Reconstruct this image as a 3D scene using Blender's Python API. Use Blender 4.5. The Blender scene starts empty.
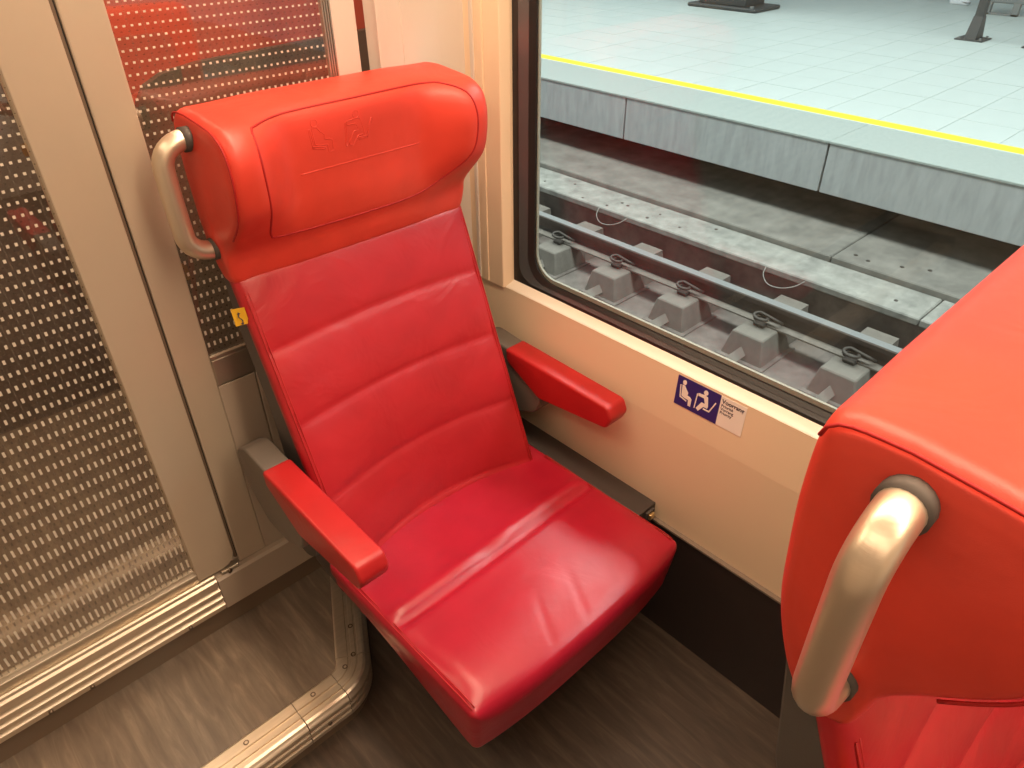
import bpy, bmesh, math, random
from mathutils import Vector, Matrix
random.seed(7)
S = bpy.context.scene
COL = S.collection

# ---------------------------------------------------------------- camera
yaw, pitch, roll = 0.747062561, 0.610704632, -0.0106037919
sa, ca, sb, cb, sc, cc = math.sin(yaw), math.cos(yaw), math.sin(pitch), math.cos(pitch), math.sin(roll), math.cos(roll)
fw = Vector((sa * cb, ca * cb, -sb)); r0 = Vector((ca, -sa, 0)); u0 = r0.cross(fw)
rt = cc * r0 + sc * u0; up = -sc * r0 + cc * u0
cam = bpy.data.objects.new('camera', bpy.data.cameras.new('camera')); COL.objects.link(cam)
cam.matrix_world = Matrix(((rt.x, up.x, -fw.x, 0), (rt.y, up.y, -fw.y, 0), (rt.z, up.z, -fw.z, 1.55), (0, 0, 0, 1)))
cam.data.sensor_width = 36; cam.data.lens = 722.8 / 1024 * 36
cam.data.clip_start = .02; cam.data.clip_end = 200
S.camera = cam

# ---------------------------------------------------------------- light
S.view_settings.view_transform = 'Standard'; S.view_settings.look = 'None'
S.view_settings.gamma = 1; S.view_settings.use_curve_mapping = False
S.view_settings.exposure = 0.0
w = bpy.data.worlds.new('station_air'); S.world = w; w.use_nodes = True
w.node_tree.nodes['Background'].inputs[0].default_value = (.80, .95, 1.0, 1)
w.node_tree.nodes['Background'].inputs[1].default_value = .35
WARM = (1.0, .745, .52)

def area(name, loc, size, power, color, rot=(0, 0, 0)):
    l = bpy.data.lights.new(name, 'AREA'); l.shape = 'RECTANGLE'; l.size, l.size_y = size
    l.energy = power; l.color = color
    o = bpy.data.objects.new(name, l); o.location = loc; o.rotation_euler = rot; COL.objects.link(o); return o

area('aisle_lamp', (-.28, -.2, 2.12), (.16, 4.0), 11, WARM)
area('seat_lamp', (.62, -.1, 2.10), (.22, 3.2), 40, WARM)
area('vestibule_lamp', (-.2, 1.85, 2.12), (.5, .4), 17, WARM)
area('platform_lamp', (8.6, 3.0, 3.6), (2.4, 16), 400, (.96, 1.0, .985))
area('track_lamp', (3.6, 3.0, 3.9), (1.2, 14), 640, (.97, 1.0, .98))

# ---------------------------------------------------------------- materials
def nt(name):
    m = bpy.data.materials.new(name); m.use_nodes = True
    t = m.node_tree; return m, t, t.nodes['Principled BSDF']

def mat(name, col, rough=.5, metal=0, spec=.5, coat=0, bump=None, var=None, emit=None, stretch=None):
    """bump=(scale, strength); var=(scale, amount) noise mixes the colour with a darker version"""
    m, t, p = nt(name)
    p.inputs['Base Color'].default_value = (*col, 1); p.inputs['Roughness'].default_value = rough
    p.inputs['Metallic'].default_value = metal; p.inputs['Specular IOR Level'].default_value = spec
    p.inputs['Coat Weight'].default_value = coat; p.inputs['Coat Roughness'].default_value = .25
    tc = t.nodes.new('ShaderNodeTexCoord'); mp = t.nodes.new('ShaderNodeMapping')
    t.links.new(tc.outputs['Object'], mp.inputs[0])
    if stretch: mp.inputs['Scale'].default_value = stretch
    if bump:
        n = t.nodes.new('ShaderNodeTexNoise'); n.inputs['Scale'].default_value = bump[0]; n.inputs['Detail'].default_value = 4
        b = t.nodes.new('ShaderNodeBump'); b.inputs['Strength'].default_value = bump[1]; b.inputs['Distance'].default_value = .002
        t.links.new(mp.outputs[0], n.inputs[0]); t.links.new(n.outputs[0], b.inputs['Height']); t.links.new(b.outputs[0], p.inputs['Normal'])
    if var:
        n = t.nodes.new('ShaderNodeTexNoise'); n.inputs['Scale'].default_value = var[0]; n.inputs['Detail'].default_value = 6
        n.inputs['Roughness'].default_value = .65
        r = t.nodes.new('ShaderNodeValToRGB'); r.color_ramp.elements[0].position = .3; r.color_ramp.elements[1].position = .7
        a = var[1]
        c2 = var[2] if len(var) > 2 else tuple(c * (1 - a) for c in col)
        r.color_ramp.elements[0].color = (*c2, 1); r.color_ramp.elements[1].color = (*col, 1)
        t.links.new(mp.outputs[0], n.inputs[0]); t.links.new(n.outputs[0], r.inputs[0]); t.links.new(r.outputs[0], p.inputs['Base Color'])
    if emit:
        p.inputs['Emission Color'].default_value = (*emit[0], 1); p.inputs['Emission Strength'].default_value = emit[1]
    return m

def leather(name, col, rough, wrinkle):
    m, t, p = nt(name)
    p.inputs['Roughness'].default_value = rough; p.inputs['Base Color'].default_value = (*col, 1)
    p.inputs['Specular IOR Level'].default_value = .5
    tc = t.nodes.new('ShaderNodeTexCoord')
    v = t.nodes.new('ShaderNodeTexVoronoi'); v.inputs['Scale'].default_value = 900
    n = t.nodes.new('ShaderNodeTexNoise'); n.inputs['Scale'].default_value = 9; n.inputs['Detail'].default_value = 3; n.inputs['Distortion'].default_value = 1.2
    t.links.new(tc.outputs['Object'], v.inputs[0]); t.links.new(tc.outputs['Object'], n.inputs[0])
    b1 = t.nodes.new('ShaderNodeBump'); b1.inputs['Strength'].default_value = .12; b1.inputs['Distance'].default_value = .0004
    b2 = t.nodes.new('ShaderNodeBump'); b2.inputs['Strength'].default_value = wrinkle; b2.inputs['Distance'].default_value = .02
    t.links.new(v.outputs['Distance'], b1.inputs['Height']); t.links.new(n.outputs[0], b2.inputs['Height'])
    t.links.new(b2.outputs[0], b1.inputs['Normal']); t.links.new(b1.outputs[0], p.inputs['Normal'])
    r = t.nodes.new('ShaderNodeValToRGB'); r.color_ramp.elements[0].position = .3; r.color_ramp.elements[1].position = .75
    r.color_ramp.elements[0].color = (*[c * .86 for c in col], 1); r.color_ramp.elements[1].color = (*col, 1)
    n2 = t.nodes.new('ShaderNodeTexNoise'); n2.inputs['Scale'].default_value = 14
    t.links.new(tc.outputs['Object'], n2.inputs[0]); t.links.new(n2.outputs[0], r.inputs[0]); t.links.new(r.outputs[0], p.inputs['Base Color'])
    return m

def glass(name, tint, refl, ior=1.5, dots=False):
    m = bpy.data.materials.new(name); m.use_nodes = True; t = m.node_tree; t.nodes.clear()
    out = t.nodes.new('ShaderNodeOutputMaterial'); tr = t.nodes.new('ShaderNodeBsdfTransparent'); tr.inputs[0].default_value = (*tint, 1)
    gl = t.nodes.new('ShaderNodeBsdfGlossy'); gl.inputs['Roughness'].default_value = .01; gl.inputs['Color'].default_value = (1, 1, 1, 1)
    fr = t.nodes.new('ShaderNodeLayerWeight'); fr.inputs['Blend'].default_value = .5
    pw = t.nodes.new('ShaderNodeMath'); pw.operation = 'POWER'; pw.inputs[1].default_value = 5
    mu = t.nodes.new('ShaderNodeMath'); mu.operation = 'MULTIPLY_ADD'; mu.inputs[1].default_value = .95 * refl; mu.inputs[2].default_value = .042 * refl; mu.use_clamp = True
    mx = t.nodes.new('ShaderNodeMixShader')
    t.links.new(fr.outputs['Facing'], pw.inputs[0]); t.links.new(pw.outputs[0], mu.inputs[0]); t.links.new(mu.outputs[0], mx.inputs[0])
    t.links.new(tr.outputs[0], mx.inputs[1]); t.links.new(gl.outputs[0], mx.inputs[2])
    if not dots:
        t.links.new(mx.outputs[0], out.inputs[0]); return m
    L = t.links.new
    def M(op, a, b=None, clamp=False):
        n = t.nodes.new('ShaderNodeMath'); n.operation = op; n.use_clamp = clamp
        for i, v in enumerate((a, b)):
            if v is None: continue
            if isinstance(v, (int, float)): n.inputs[i].default_value = v
            else: L(v, n.inputs[i])
        return n.outputs[0]
    tc = t.nodes.new('ShaderNodeTexCoord'); sx = t.nodes.new('ShaderNodeSeparateXYZ'); L(tc.outputs['Object'], sx.inputs[0])
    x, z = sx.outputs[0], sx.outputs[2]
    zz = M('MAXIMUM', M('SUBTRACT', z, .42), 0)
    rowc = M('ADD', M('MULTIPLY', z, 20), M('MULTIPLY', M('MULTIPLY', zz, zz), 21))
    invp = M('ADD', M('MULTIPLY', zz, 42), 20)
    frac = M('SUBTRACT', .48, M('MULTIPLY', zz, .32))
    def dot(ox, oz, wx, k):
        fx = M('ABSOLUTE', M('SUBTRACT', M('FRACT', M('ADD', M('DIVIDE', x, .0118), ox)), .5))
        fz = M('ABSOLUTE', M('SUBTRACT', M('FRACT', M('ADD', rowc, oz)), .5))
        return M('MULTIPLY', M('LESS_THAN', fx, wx), M('LESS_THAN', fz, M('MULTIPLY', frac, k)))
    d1 = dot(0, 0, .175, .5)
    print_shade = dot(.5, .45, .13, .22)  # small dark dots: the print's shadow on the rear of the pane, painted in
    line = M('MULTIPLY', M('LESS_THAN', M('ABSOLUTE', M('SUBTRACT', M('FRACT', M('DIVIDE', x, .0236)), .5)), .010), .22)
    ink = t.nodes.new('ShaderNodeBsdfDiffuse'); ink.inputs[0].default_value = (.85, .78, .66, 1)
    tl = t.nodes.new('ShaderNodeBsdfTranslucent'); tl.inputs[0].default_value = (.85, .78, .66, 1)
    ik = t.nodes.new('ShaderNodeMixShader'); ik.inputs[0].default_value = .35; L(ink.outputs[0], ik.inputs[1]); L(tl.outputs[0], ik.inputs[2])
    dk = t.nodes.new('ShaderNodeBsdfDiffuse'); dk.inputs[0].default_value = (.10, .075, .055, 1)
    m2 = t.nodes.new('ShaderNodeMixShader'); L(M('MULTIPLY', print_shade, .45), m2.inputs[0]); L(mx.outputs[0], m2.inputs[1]); L(dk.outputs[0], m2.inputs[2])
    m3 = t.nodes.new('ShaderNodeMixShader'); L(M('MAXIMUM', M('MULTIPLY', d1, .9), line), m3.inputs[0]); L(m2.outputs[0], m3.inputs[1]); L(ik.outputs[0], m3.inputs[2])
    L(m3.outputs[0], out.inputs[0])
    return m

def vinyl(name, base, dark, light):
    """marbled vinyl with long streaks"""
    m, t, p = nt(name); p.inputs['Roughness'].default_value = .42
    tc = t.nodes.new('ShaderNodeTexCoord'); mp = t.nodes.new('ShaderNodeMapping')
    mp.inputs['Rotation'].default_value = (0, 0, math.radians(-12)); mp.inputs['Scale'].default_value = (26, 3.2, 1)
    n = t.nodes.new('ShaderNodeTexNoise'); n.inputs['Scale'].default_value = 2.2; n.inputs['Detail'].default_value = 7; n.inputs['Roughness'].default_value = .62; n.inputs['Distortion'].default_value = .6
    r = t.nodes.new('ShaderNodeValToRGB'); e = r.color_ramp.elements
    e[0].position = .34; e[0].color = (*dark, 1); e[1].position = .78; e[1].color = (*light, 1)
    k = e.new(.52); k.color = (*base, 1)
    t.links.new(tc.outputs['Object'], mp.inputs[0]); t.links.new(mp.outputs[0], n.inputs[0]); t.links.new(n.outputs[0], r.inputs[0]); t.links.new(r.outputs[0], p.inputs['Base Color'])
    return m

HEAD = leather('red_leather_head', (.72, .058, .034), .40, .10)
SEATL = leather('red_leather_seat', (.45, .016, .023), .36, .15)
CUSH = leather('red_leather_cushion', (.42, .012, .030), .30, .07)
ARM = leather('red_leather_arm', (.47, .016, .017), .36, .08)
SEAM = mat('seam_thread', (.40, .008, .008), .6)
SHELL = mat('grey_shell', (.085, .075, .068), .5, bump=(400, .1))
BRACK = mat('grey_bracket', (.13, .108, .088), .45, bump=(300, .08))
STEEL = mat('brushed_steel', (.72, .60, .46), .34, .8, bump=(60, .06), stretch=(1, 1, 12))
ALU = mat('aluminium', (.80, .69, .55), .36, .85, bump=(14, .05), var=(9, .18), stretch=(.5, 8, 8))
ALUM = mat('matt_aluminium', (.60, .53, .43), .36, .85, var=(6, .12))
POST = mat('painted_post', (.56, .465, .355), .40, .25, var=(3, .07))
CREAM = mat('cream_panel', (.66, .60, .52), .42, bump=(220, .05))
CREAM_SHADE = mat('shaded_cream_panel', (.42, .34, .265), .45, bump=(220, .05))  # darker copy of the cream panel, its shade put into the colour
PEACH = mat('peach_panel', (.82, .65, .45), .38, bump=(160, .06))
SILL = mat('pale_sill', (.80, .72, .60), .35)
DARK = mat('dark_wall_panel', (.030, .021, .020), .38, bump=(200, .08))
DARKT = mat('dark_trim', (.06, .048, .042), .4)
LEDGE = mat('panel_edge', (.22, .17, .13), .35)
BLACK = mat('black_frame', (.018, .016, .016), .28, bump=(200, .04))
RUBBER = mat('rubber_gasket', (.010, .009, .009), .45)
ALUF = mat('window_inner_frame', (.16, .17, .18), .25, .6)
COVE = mat('cove_vinyl', (.15, .105, .07), .5)
SCREW = mat('screw_steel', (.20, .15, .11), .35, .9)
FLOOR = vinyl('vinyl_lower', (.080, .056, .041), (.058, .041, .031), (.135, .098, .068))
FLOOR2 = vinyl('vinyl_raised', (.185, .142, .105), (.145, .110, .082), (.29, .23, .165))
GLASS = glass('window_glass', (.96, .98, .97), .5)
PGLASS = glass('printed_glass', (.88, .84, .78), 3.0, dots=True)
PGLASS2 = glass('clear_glass', (.94, .93, .90), 1.0)
CEIL = mat('ceiling_paint', (.75, .68, .58), .6)
BLUE = mat('sign_blue', (.022, .022, .17), .4)
WHITE = mat('sign_white', (.88, .82, .74), .4)
INK = mat('sign_ink', (.05, .04, .06), .5)
YELLOW = mat('yellow_label', (.85, .50, .03), .6)
LAMP = mat('lamp_diffuser', (.9, .85, .75), .5, emit=((1, .78, .55), 2.2))
REDW = mat('red_bulkhead', (.62, .13, .09), .5)
GREYP = mat('grey_insert', (.17, .14, .115), .5)
GREYW = mat('grey_bulkhead', (.13, .10, .08), .5)
# outside
TILE = mat('pale_platform_tile', (.58, .645, .63), .42, var=(2.5, .06), bump=(90, .1))
GROUT = mat('tile_joint', (.42, .49, .47), .8)
EDGE = mat('platform_edge_stone', (.40, .455, .435), .6, var=(40, .22), bump=(150, .2))
FASC = mat('concrete_fascia', (.45, .475, .485), .8, var=(7, .28), bump=(60, .2), stretch=(1, 2.2, .5))
YLINE = mat('yellow_line_paint', (.95, .83, .02), .5)
BALL = mat('grimy_concrete', (.29, .245, .22), .9, var=(7, .45), bump=(50, .5))
SLAB = mat('weathered_slab', (.42, .41, .375), .85, var=(7, .5), bump=(60, .4))
SLAB2 = mat('dusty_slab', (.31, .29, .26), .9, var=(5, .45), bump=(60, .4))
BLOCK = mat('sleeper_concrete', (.27, .24, .21), .9, var=(10, .28), bump=(70, .35))
RAILM = mat('rusty_rail', (.13, .10, .085), .55, .3, var=(12, .3))
RAILT = mat('polished_rail_head', (.34, .34, .34), .42, .7)
RAILF = mat('rail_foot_dust', (.27, .235, .205), .8, var=(20, .3))
CLIP = mat('clip_iron', (.10, .085, .075), .6, .4)
POSTG = mat('platform_grey_paint', (.040, .043, .045), .5)
GREYB = mat('bench_grey', (.20, .21, .21), .5)
SHOE = mat('white_shoe', (.85, .85, .88), .5)
CLOTH = mat('dark_trousers', (.05, .05, .07), .8)
SKIN = mat('skin', (.55, .36, .27), .5)
HAIR = mat('hair', (.05, .03, .02), .6)

# ---------------------------------------------------------------- helpers
def world_loc(o):
    v = Vector((0, 0, 0))
    while o is not None:
        v += o.location; o = o.parent
    return v

def mk(name, verts, faces, m, parent=None, smooth=False, **props):
    off = world_loc(parent) if parent else Vector((0, 0, 0))
    me = bpy.data.meshes.new(name)
    me.from_pydata([tuple(Vector(v) - off) for v in verts], [], faces); me.update()
    bm = bmesh.new(); bm.from_mesh(me); bmesh.ops.recalc_face_normals(bm, faces=bm.faces); bm.to_mesh(me); bm.free()
    if smooth:
        for p in me.polygons: p.use_smooth = True
    me.materials.append(m)
    o = bpy.data.objects.new(name, me); COL.objects.link(o)
    if parent: o.parent = parent
    for k, v in props.items(): o[k] = v
    return o

def thing(name, label, cat, loc=(0, 0, 0), group=None):
    o = bpy.data.objects.new(name, None); o.empty_display_size = .05; COL.objects.link(o); o.location = loc
    o['label'] = label; o['category'] = cat
    if group: o['group'] = group
    return o

def tag(o, label, cat, group=None):
    o['label'] = label; o['category'] = cat
    if group: o['group'] = group
    return o

def struct(name, loc=(0, 0, 0)):
    o = bpy.data.objects.new(name, None); COL.objects.link(o); o.location = loc; o['kind'] = 'structure'
    return o

def box(name, a, b, m, parent=None, bev=0, seg=2, **props):
    bm = bmesh.new(); bmesh.ops.create_cube(bm, size=1)
    off = world_loc(parent) if parent else Vector((0, 0, 0))
    for v in bm.verts:
        v.co = Vector([(a[i] + b[i]) / 2 + v.co[i] * (b[i] - a[i]) for i in range(3)]) - off
    if bev: bmesh.ops.bevel(bm, geom=bm.edges[:], offset=bev, segments=seg, affect='EDGES', profile=.5)
    me = bpy.data.meshes.new(name); bm.to_mesh(me); bm.free(); me.materials.append(m)
    o = bpy.data.objects.new(name, me); COL.objects.link(o)
    if parent: o.parent = parent
    for k, v in props.items(): o[k] = v
    return o

def prism(name, poly, axis, a, b, m, parent=None, bev=0, seg=2, smooth=False, **props):
    """poly: 2-D points in the two other axes (in order), extruded along axis from a to b"""
    def P(p, t):
        q = list(p); q.insert(axis, t); return q
    n = len(poly)
    verts = [P(p, a) for p in poly] + [P(p, b) for p in poly]
    faces = [tuple(range(n)), tuple(range(n, 2 * n))] + [(i, (i + 1) % n, n + (i + 1) % n, n + i) for i in range(n)]
    o = mk(name, verts, faces, m, parent, False, **props)
    if bev:
        bm = bmesh.new(); bm.from_mesh(o.data)
        bmesh.ops.bevel(bm, geom=bm.edges[:], offset=bev, segments=seg, affect='EDGES', profile=.5, clamp_overlap=True)
        bm.to_mesh(o.data); bm.free()
    if smooth:
        for p in o.data.polygons: p.use_smooth = True
    return o

def resample(pts, n, closed=True):
    """Catmull-Rom resample of a list of tuples"""
    P = [Vector(p) for p in pts]; N = len(P); out = []
    segs = N if closed else N - 1
    dense = []
    for i in range(segs):
        p0 = P[(i - 1) % N] if closed or i > 0 else P[0]; p1 = P[i % N]; p2 = P[(i + 1) % N]
        p3 = P[(i + 2) % N] if closed or i + 2 < N else P[-1]
        for k in range(12):
            t = k / 12
            dense.append(.5 * ((2 * p1) + (p2 - p0) * t + (2 * p0 - 5 * p1 + 4 * p2 - p3) * t * t + (3 * p1 - p0 - 3 * p2 + p3) * t ** 3))
    dense.append(dense[0].copy() if closed else P[-1].copy())
    d = [0]
    for i in range(1, len(dense)): d.append(d[-1] + (dense[i] - dense[i - 1]).length)
    m = n if closed else n - 1; j = 0
    for i in range(n):
        s = d[-1] * i / m
        while j < len(d) - 2 and d[j + 1] < s: j += 1
        f = (s - d[j]) / max(1e-9, d[j + 1] - d[j]); out.append(dense[j].lerp(dense[j + 1], min(1, f)))
    return out

def tube_geo(path, r, n=8, cap=True):
    P = [Vector(p) for p in path]; V = []; F = []
    t0 = (P[1] - P[0]).normalized(); a = Vector((0, 0, 1)) if abs(t0.z) < .9 else Vector((1, 0, 0))
    nrm = (a - t0 * a.dot(t0)).normalized()
    for i, p in enumerate(P):
        t = ((P[i + 1] - P[i]) if i == 0 else (P[i] - P[i - 1]) if i == len(P) - 1 else (P[i + 1] - P[i - 1])).normalized()
        nrm = (nrm - t * nrm.dot(t)).normalized(); bn = t.cross(nrm)
        for k in range(n):
            an = 2 * math.pi * k / n; V.append(p + r * (math.cos(an) * nrm + math.sin(an) * bn))
    for i in range(len(P) - 1):
        for k in range(n):
            F.append((i * n + k, i * n + (k + 1) % n, (i + 1) * n + (k + 1) % n, (i + 1) * n + k))
    if cap: F += [tuple(range(n)), tuple(range((len(P) - 1) * n, len(P) * n))]
    return V, F

def tube(name, path, r, m, parent=None, n=8, **props):
    V, F = tube_geo(path, r, n); return mk(name, V, F, m, parent, True, **props)

def loft(rings, caps=True):
    n = len(rings[0]); V = [p for r in rings for p in r]; F = []
    for i in range(len(rings) - 1):
        for k in range(n):
            F.append((i * n + k, i * n + (k + 1) % n, (i + 1) * n + (k + 1) % n, (i + 1) * n + k))
    if caps:
        for i in (0, len(rings) - 1):
            c = sum((Vector(p) for p in rings[i]), Vector((0, 0, 0))) / n; V.append(c); ci = len(V) - 1
            for k in range(n): F.append((i * n + k, i * n + (k + 1) % n, ci))
    return V, F

def inset2(poly, d):
    """move a closed counter/clockwise polygon inwards by d"""
    n = len(poly); A = sum(poly[i][0] * poly[(i + 1) % n][1] - poly[(i + 1) % n][0] * poly[i][1] for i in range(n))
    s = 1 if A > 0 else -1; out = []
    for i in range(n):
        t = Vector(poly[(i + 1) % n]) - Vector(poly[i - 1]); L = t.length or 1
        nn = Vector((-t.y, t.x)) / L * s; out.append((poly[i][0] + nn.x * d, poly[i][1] + nn.y * d))
    return out

def round_poly(poly, r, k=4):
    out = []; n = len(poly)
    for i in range(n):
        p = Vector(poly[i]); a = Vector(poly[i - 1]) - p; b = Vector(poly[(i + 1) % n]) - p
        rr = min(r, a.length * .45, b.length * .45); p1 = p + a.normalized() * rr; p2 = p + b.normalized() * rr
        for j in range(k + 1):
            t = j / k; q = p1 * (1 - t) ** 2 + p * 2 * t * (1 - t) + p2 * t * t; out.append((q.x, q.y))
    return out

def soft_extrude(name, poly, x0, x1, r, m, parent, **props):
    """(y,z) profile extruded along x with rounded rims"""
    rings = []
    for j in range(6):
        a = math.pi / 2 * j / 5; rings.append([(x0 + r - r * math.cos(math.pi / 2 - a) if False else x0 + r * (1 - math.sin(a)), y, z) for y, z in inset2(poly, r * (1 - math.cos(a)))][:] )
    rings = rings[::1]
    # order from the outer cap inwards
    R = []
    for j in range(6):
        a = math.pi / 2 * j / 5                      # 0 at the cap face, pi/2 at full size
        R.append([(x0 + r * (1 - math.cos(a)), y, z) for y, z in inset2(poly, r * (1 - math.sin(a)))])
    for j in range(5, -1, -1):
        a = math.pi / 2 * j / 5
        R.append([(x1 - r * (1 - math.cos(a)), y, z) for y, z in inset2(poly, r * (1 - math.sin(a)))])
    V, F = loft(R); return mk(name, V, F, m, parent, True, **props)

def rbox_geo(c, h, r, n, k=4):
    """rounded box as a dense grid; c centre, h half sizes, r radius, n inner divisions per axis"""
    ax = []
    for i in range(3):
        s = [-h[i] + r * (1 - math.tan(math.pi / 4 * (1 - j / k))) for j in range(k)]
        inner = [(-h[i] + r) + (2 * (h[i] - r)) * j / n[i] for j in range(n[i] + 1)]
        e = [-v for v in reversed(s)]; ax.append(s + inner + e)
    idx = {}; V = []; F = []
    def vid(i, j, l):
        key = (i, j, l)
        if key not in idx:
            p = Vector((ax[0][i], ax[1][j], ax[2][l])); q = Vector([max(-(h[a] - r), min(h[a] - r, p[a])) for a in range(3)])
            d = p - q
            if d.length > 1e-9: p = q + d.normalized() * r
            idx[key] = len(V); V.append(p + Vector(c))
        return idx[key]
    N = [len(a) - 1 for a in ax]
    for (a, b, cax) in ((0, 1, 2), (1, 2, 0), (2, 0, 1)):
        for end in (0, N[cax]):
            for i in range(N[a]):
                for j in range(N[b]):
                    q = []
                    for di, dj in ((0, 0), (1, 0), (1, 1), (0, 1)):
                        t = [0, 0, 0]; t[a] = i + di; t[b] = j + dj; t[cax] = end; q.append(vid(*t))
                    F.append(tuple(q))
    return V, F

def sstep(a, b, x):
    t = max(0, min(1, (x - a) / (b - a))); return t * t * (3 - 2 * t)

def interp(tab, x):
    if x <= tab[0][0]: return tab[0][1]
    for (a, b), (c, d) in zip(tab, tab[1:]):
        if x <= c: return b + (d - b) * (x - a) / (c - a)
    return tab[-1][1]

def dup(root, loc, label=None):
    def cp(o, par):
        c = o.copy(); COL.objects.link(c); c.parent = par
        for ch in list(o.children): cp(ch, c)
        return c
    r = cp(root, None); r.location = loc
    if label: r['label'] = label
    return r

# person pictograms (unit square, x to the right, y up): left one reclining with belly, right one with stick on a seat
def disc(cx, cy, r, n=14): return [(cx + r * math.cos(2 * math.pi * i / n), cy + r * math.sin(2 * math.pi * i / n)) for i in range(n)]
def bar2(p, q, w):
    p = Vector(p); q = Vector(q); d = (q - p).normalized(); n = Vector((-d.y, d.x)) * w / 2
    return [tuple(p + n), tuple(p - n), tuple(q - n), tuple(q + n)]
PICT1 = [disc(.36, .90, .10), [(.26, .78), (.40, .78), (.50, .66), (.62, .56), (.60, .44), (.76, .42), (.84, .36), (.84, .06), (.70, .06), (.68, .28), (.42, .30), (.30, .34)],
         bar2((.18, .76), (.24, .30), .05), bar2((.22, .28), (.60, .20), .05)]
PICT2 = [disc(.46, .90, .10), [(.14, .76), (.14, .66), (.42, .66), (.50, .46), (.34, .46), (.14, .14), (.26, .06), (.46, .32), (.64, .32), (.66, .40), (.58, .76), (.46, .80)],
         bar2((.10, .72), (.06, .10), .045), bar2((.46, .24), (.76, .24), .05), bar2((.74, .24), (.96, .70), .05)]

# ================================================================= SETTING
W = 1.05; YP = 1.262; P = .10
# --- floors
box('floor', (-1.6, -2.6, -.08), (W + .02, YP + .02, 0), FLOOR, kind='structure')
fl = mk('floor', [(-1.6, .93, .0), (.33, .93, .0), (.40, .98, .0), (.50, 1.2, .0), (.535, YP + .02, .0), (.535, 2.6, 0), (-1.6, 2.6, 0)] +
        [(-1.6, .93, P), (.33, .93, P), (.40, .98, P), (.50, 1.2, P), (.535, YP + .02, P), (.535, 2.6, P), (-1.6, 2.6, P)],
        [tuple(range(7)), tuple(range(7, 14))] + [(i, (i + 1) % 7, 7 + (i + 1) % 7, 7 + i) for i in range(7)], FLOOR2, kind='structure')

# --- step nosing (trim_1): ribbed aluminium profile swept along the step edge
# profile: (out, z) out = horizontal distance outwards from the inner line
def nose_profile():
    pr = [(0, P), (0, P + .0035), (.004, P + .005), (.026, P + .005), (.0275, P + .0015), (.034, P + .0015), (.036, P + .005), (.045, P + .005), (.046, P + .0015), (.050, P + .0015), (.051, P + .005), (.060, P + .005)]
    # rounded shoulder with ribs down the face
    pr += [(.066, P + .003), (.070, P - .002)]
    z = P - .004
    for k in range(3):
        pr += [(.072, z), (.0745, z - .003), (.0745, z - .013), (.072, z - .016), (.067, z - .0175), (.067, z - .020)]
        z -= .0205
    pr += [(.066, z - .002), (.0, z - .002)]
    return pr
NP = nose_profile()
def sweep(name, pts, prof, m, parent, smooth=False):
    """pts: list of (inner point, outward unit) pairs"""
    rings = [[(p[0] + o[0] * s, p[1] + o[1] * s, z) for s, z in prof] for p, o in pts]
    n = len(prof); V = [q for r in rings for q in r]; F = []
    for i in range(len(rings) - 1):
        for k in range(n): F.append((i * n + k, i * n + (k + 1) % n, (i + 1) * n + (k + 1) % n, (i + 1) * n + k))
    F += [tuple(range(n)), tuple(range((len(rings) - 1) * n, len(rings) * n))]
    return mk(name, V, F, m, parent, smooth)
t1 = struct('trim_1', (0, .97, 0))
yi = .974
A = (.345, yi); Bp = (.372, 1.000); Cc = (.515, 1.262)
dirv = (Vector(Cc) - Vector(Bp)).normalized(); out2 = (dirv.y, -dirv.x)
sweep('nosing_section', [((-1.5, yi), (0, -1)), ((.244, yi), (0, -1))], NP, ALU, t1)
sweep('nosing_section', [((.246, yi), (0, -1)), ((.3435, yi), (0, -1))], NP, ALU, t1)
th0 = -math.pi / 2; th1 = math.atan2(out2[1], out2[0]); bend = []
for k in range(9):
    t = k / 8; th = th0 + (th1 - th0) * t
    q = Vector(A).lerp(Vector(Bp), t); bulge = .006 * math.sin(math.pi * t)
    bend.append(((q.x + bulge * .6, q.y - bulge * .6), (math.cos(th), math.sin(th))))
sweep('nosing_corner', bend, NP, ALU, t1)
sweep('nosing_section', [((Bp[0] + dirv.x * .0015, Bp[1] + dirv.y * .0015), out2), (Cc, out2)], NP, ALU, t1)
sweep('riser', [((-1.5, yi), (0, -1)), (A, (0, -1))] + bend[1:] + [(Cc, out2)], [(.02, P - .06), (.02, 0), (.062, 0), (.062, P - .06)], COVE, t1)
def screw(parent, x, y, z, r=.006):
    V = []; F = []
    for i in range(10): V.append((x + r * math.cos(i * math.pi / 5), y + r * math.sin(i * math.pi / 5), z))
    for i in range(10): V.append((x + r * math.cos(i * math.pi / 5), y + r * math.sin(i * math.pi / 5), z + .0015))
    V.append((x, y, z + .0004)); F = [(i, (i + 1) % 10, 10 + (i + 1) % 10, 10 + i) for i in range(10)] + [(10 + i, 10 + (i + 1) % 10, 20) for i in range(10)]
    return mk('screw', V, F, SCREW, parent)
for x, y in ((.135, .958), (.290, .958), (.377, .968), (.408, .982), (.445, 1.052)): screw(t1, x, y, P + .004)
for x in (.06, .29): tube('face_screw', [(x, yi - .070, P - .035), (x, yi - .077, P - .035)], .0045, SCREW, t1, 8)

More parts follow.
